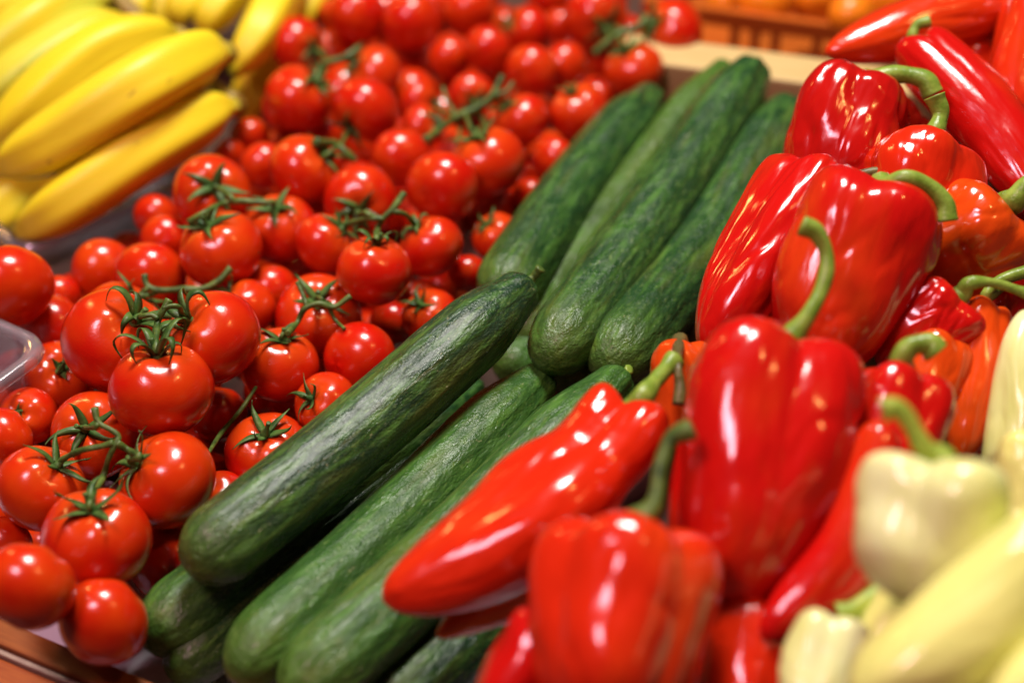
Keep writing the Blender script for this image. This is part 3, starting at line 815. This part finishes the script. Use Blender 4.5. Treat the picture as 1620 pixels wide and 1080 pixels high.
# ------------------------------------------------------------------ clear punnets
def punnet(corner, along, width, length, hz, label, depth=.045):
    c0 = W(*corner, hz); d1 = (W(*along, hz) - c0).normalized(); d2 = Vector((-d1.y, d1.x, 0))
    if width < 0: d2 = -d2; width = -width
    def loop(off, z, rc):
        pts = []
        x0, x1, y0, y1 = -off, length + off, -off, width + off
        for cx, cy, a0 in ((x1 - rc, y1 - rc, 0), (x0 + rc, y1 - rc, 90), (x0 + rc, y0 + rc, 180), (x1 - rc, y0 + rc, 270)):
            for i in range(9):
                a = math.radians(a0 + i * 11.25)
                pts.append(c0 + d1 * (cx + rc * cos(a)) + d2 * (cy + rc * sin(a)) + Vector((0, 0, z - hz)))
        return pts
    base = c0 + d1 * length / 2 + d2 * width / 2; base.z = hz - depth
    e = empty('plastic_punnet', base)
    tag(e, label, 'punnet', 'clear plastic punnets')
    def build(name, secs, closed_bottom):
        bm = bmesh.new(); rows = [[bm.verts.new(p) for p in loop(*s)] for s in secs]
        n = len(rows[0])
        for A, B in zip(rows, rows[1:]):
            for j in range(n): bm.faces.new((A[j], A[(j + 1) % n], B[(j + 1) % n], B[j]))
        if closed_bottom: bm.faces.new(rows[-1])
        bmesh.ops.recalc_face_normals(bm, faces=bm.faces)
        bmesh.ops.solidify(bm, geom=bm.faces[:], thickness=.0007)
        return mesh_obj(name, bm, M['clear'], e, base)
    build('tray', [(-.002, hz - .0012, .014), (-.006, hz - depth * .5, .012), (-.010, hz - depth + .002, .010), (-.013, hz - depth, .008)], True)
    build('rim', [(-.0025, hz - .0005, .014), (-.001, hz + .0015, .015), (.002, hz + .002, .016), (.005, hz + .001, .018), (.006, hz - .003, .018)], False)
punnet((66, 548), (-60, 492), .10, .14, .075, 'clear plastic punnet with a shiny rounded rim corner at the left frame edge', .06)
punnet((40, 392), (245, 304), .10, .13, .031, 'clear plastic punnet half seen under the lowest banana', .030)

# ------------------------------------------------------------------ stall
def box_between(bm, p, q, side, up, w, h):
    """bar from p to q; p, q lie on its upper back edge; side = direction of its width"""
    v = []
    for e in (p, q):
        for s in (0, 1):
            for u in (0, 1):
                v.append(bm.verts.new(e + side * (w * s) - up * (h * u)))
    a = v
    for f in ((0, 1, 3, 2), (4, 6, 7, 5), (0, 4, 5, 1), (2, 3, 7, 6), (0, 2, 6, 4), (1, 5, 7, 3)):
        bm.faces.new([a[i] for i in f])
def bevel(bm, w=.0012):
    bmesh.ops.bevel(bm, geom=bm.edges[:], offset=w, segments=2, affect='EDGES', profile=.6)
ZU = Vector((0, 0, 1))
def aligned(bm, name, mat, parent, d, base):
    """mesh whose local X runs along d, so the wood grain follows the bar"""
    ang = math.atan2(d.y, d.x)
    bmesh.ops.translate(bm, verts=bm.verts, vec=-base)
    bmesh.ops.rotate(bm, verts=bm.verts, cent=(0, 0, 0), matrix=Matrix.Rotation(-ang, 3, 'Z'))
    o = mesh_obj(name, bm, mat, parent, smooth=False)
    o.rotation_euler = (0, 0, ang)
    if parent is None: o.location = base
    return o

bm = bmesh.new(); s = 3.
for x, y in ((-s, -s), (s, -s), (s, s), (-s, s)): bm.verts.new((x, y, -.02))
bm.faces.new(bm.verts[:])
g = mesh_obj('ground', bm, M['dark']); g['kind'] = 'structure'

# white liner: a thin sheet under the produce
p0, p1 = W(-8, 974, .026), W(250, 1082, .026)
rd = (p1 - p0).normalized(); rd.z = 0; rd.normalize()
side = Vector((rd.y, -rd.x, 0))
if side.y > 0: side = -side
bm = bmesh.new()
bk = -side
a = p0 - rd * .5; a.z = 0
box_between(bm, a + Vector((0, 0, .0)), a + rd * 1.6, bk, ZU, .12, .003)
o = aligned(bm, 'liner', M['paper'], None, rd, a)
o['kind'] = 'structure'; o.name = 'table_liner'

# dark sloping board that carries the peppers
bm = bmesh.new()
brd = [(.055, -.46), (.205, .16), (.42, .26), (.80, .20), (.80, -.60), (.30, -.62)]
tp = [bm.verts.new((x, y, .237 * x - .1 * y - .014)) for x, y in brd]
bt = [bm.verts.new((x, y, -.019)) for x, y in brd]
bm.faces.new(tp); bm.faces.new(bt[::-1])
for i in range(6):
    k = (i + 1) % 6; bm.faces.new((tp[i], bt[i], bt[k], tp[k]))
o = mesh_obj('display_slope', bm, M['dark'], smooth=False); o['kind'] = 'structure'

# front rail
e = empty('wooden_rail', p0.copy()); e.location.z = 0
tag(e, 'brown stained wooden rail edging the stall below the lowest tomato', 'rail')
def piece(name, mat, off, z, w, h):
    bm = bmesh.new(); a = p0 - rd * .3 + side * off; a.z = z; b = a + rd * 1.3
    box_between(bm, a, b, side, ZU, w, h); bevel(bm)
    return aligned(bm, name, mat, e, rd, e.location)
piece('rail_board', M['rail'], 0., .026, .0125, .045)
piece('edge_strip', M['strip'], .0127, .0235, .003, .04)
piece('lower_board', M['rail2'], .0159, .021, .016, .04)

# pale plank behind the cucumbers
q0, q1 = W(1040, 58, .07), W(1420, 108, .07)
pd = (q1 - q0).normalized(); ps = Vector((pd.y, -pd.x, 0))
if ps.y > 0: ps = -ps
bm = bmesh.new(); a = q0 - pd * .02; b = q0 + pd * .30
box_between(bm, a, b, ps, ZU, .036, .03); bevel(bm, .002)
o = aligned(bm, 'wooden_plank', M['plank'], None, pd, a - ZU * .03)
tag(o, 'pale bare wooden plank between the cucumber tops and the orange crate', 'plank')

# orange crate with round orange fruit
r0, r1 = W(1080, 10, .045), W(1400, 54, .045)
cd = (r1 - r0).normalized(); cb = Vector((-cd.y, cd.x, 0))
if cb.y < 0: cb = -cb
e = empty('plastic_crate', W(1200, 60, -.02))
tag(e, 'orange plastic crate with slatted sides at the back, holding round orange fruit', 'crate')
Lc = .36; a0 = r0 - cd * .03
bm = bmesh.new()
box_between(bm, a0, a0 + cd * Lc, cb, ZU, .008, .012)
box_between(bm, a0 + cb * .25, a0 + cb * .25 + cd * Lc, cb, ZU, .008, .012)
box_between(bm, a0 + cb * .008, a0 + cb * .25, cd, ZU, .008, .012)
box_between(bm, a0 + cb * .008 + cd * (Lc - .008), a0 + cb * .25 + cd * (Lc - .008), cd, ZU, .008, .012)
mesh_obj('rim', bm, M['crate'], e, e.location.copy(), False)
bm = bmesh.new()
i = 0; x = .006
while x < Lc - .01:
    p = a0 + cd * x - ZU * .012 + cb * .0015
    box_between(bm, p, p + cd * .0065, cb, ZU, .004, .05)
    p2 = p + cb * .25; box_between(bm, p2, p2 + cd * .0065, cb, ZU, .004, .05)
    i += 1; x += .0150 if i % 3 else .030
box_between(bm, a0 - ZU * .062, a0 - ZU * .062 + cd * Lc, cb, ZU, .26, .006)
box_between(bm, a0 - ZU * .045 + cb * .002, a0 - ZU * .045 + cb * .002 + cd * Lc, cb, ZU, .003, .008)
mesh_obj('slatted_body', bm, M['crate'], e, e.location.copy(), False)
def orange_me():
    bm = bmesh.new(); bmesh.ops.create_uvsphere(bm, u_segments=40, v_segments=24, radius=1)
    for v in bm.verts:
        th = math.acos(max(-1, min(1, v.co.z)))
        v.co *= 1 - .06 * exp(-(th / .25) ** 2) + .006 * sin(3 * v.co.x + 2) ; v.co.z *= .93
    me = bpy.data.meshes.new('orange_fruit'); bm.to_mesh(me); bm.free()
    me.polygons.foreach_set('use_smooth', [True] * len(me.polygons)); me.materials.append(M['orange']); return me
OM = orange_me()
for (px, py, d, r, lab) in [
 (1346, 26, 1.20, 36, 'yellow-orange fruit touching the tip of the orange-red pointed pepper'),
 (1205, 2, 1.25, 52, 'large orange fruit in the crate above its row of slats'),
 (1290, -2, 1.27, 42, 'orange fruit in the crate between the large one and the yellowish one'),
 (1148, 2, 1.27, 34, 'orange fruit at the crate corner nearest the tomatoes'),
 (1398, 0, 1.27, 44, 'orange fruit at the upper edge behind the orange-red pointed pepper')]:
    o = bpy.data.objects.new('orange_fruit', OM); COL.objects.link(o)
    o.location = D(px, py, d); R = r * pxm(d); o.scale = (R, R, R); o.rotation_euler = (RND.uniform(0, 3), RND.uniform(0, 3), 0)
    tag(o, lab, 'fruit', 'round orange fruit in the crate')

# ------------------------------------------------------------------ light
w = bpy.data.worlds.new('World'); SC.world = w; w.use_nodes = True
bg = w.node_tree.nodes['Background']
bg.inputs[0].default_value = (1, .95, .90, 1); bg.inputs[1].default_value = .02
def lamp(name, dirv, dist, size, power, col):
    l = bpy.data.lights.new(name, 'AREA'); l.shape = 'DISK'; l.size = size; l.energy = power; l.color = col
    o = bpy.data.objects.new(name, l); c = Vector((0, .05, .07)); v = Vector(dirv).normalized()
    o.location = c + v * dist
    o.rotation_euler = (-v).to_track_quat('-Z', 'Y').to_euler(); COL.objects.link(o); return o
lamp('stall_lamp_white', (0.02, .25, .966), 1.5, .38, 31, (1, .95, .88))
lamp('stall_lamp_pink', (-.36, -.40, .85), 1.5, .36, 12, (1, .52, .62))

lamp('stall_lamp_warm', (.44, -.19, .87), 1.6, .12, 2.5, (1, .55, .16))
lamp('stall_lamp_warm', (-.61, .60, .52), 1.6, .14, 2.5, (1, .55, .16))
SC.view_settings.view_transform = 'Standard'; SC.view_settings.look = 'None'
SC.view_settings.gamma = 1; SC.view_settings.exposure = 0
SC.view_settings.use_curve_mapping = False
SC.cycles.use_denoising = True
SC.cycles.diffuse_bounces = 2; SC.cycles.max_bounces = 8; SC.cycles.transparent_max_bounces = 16
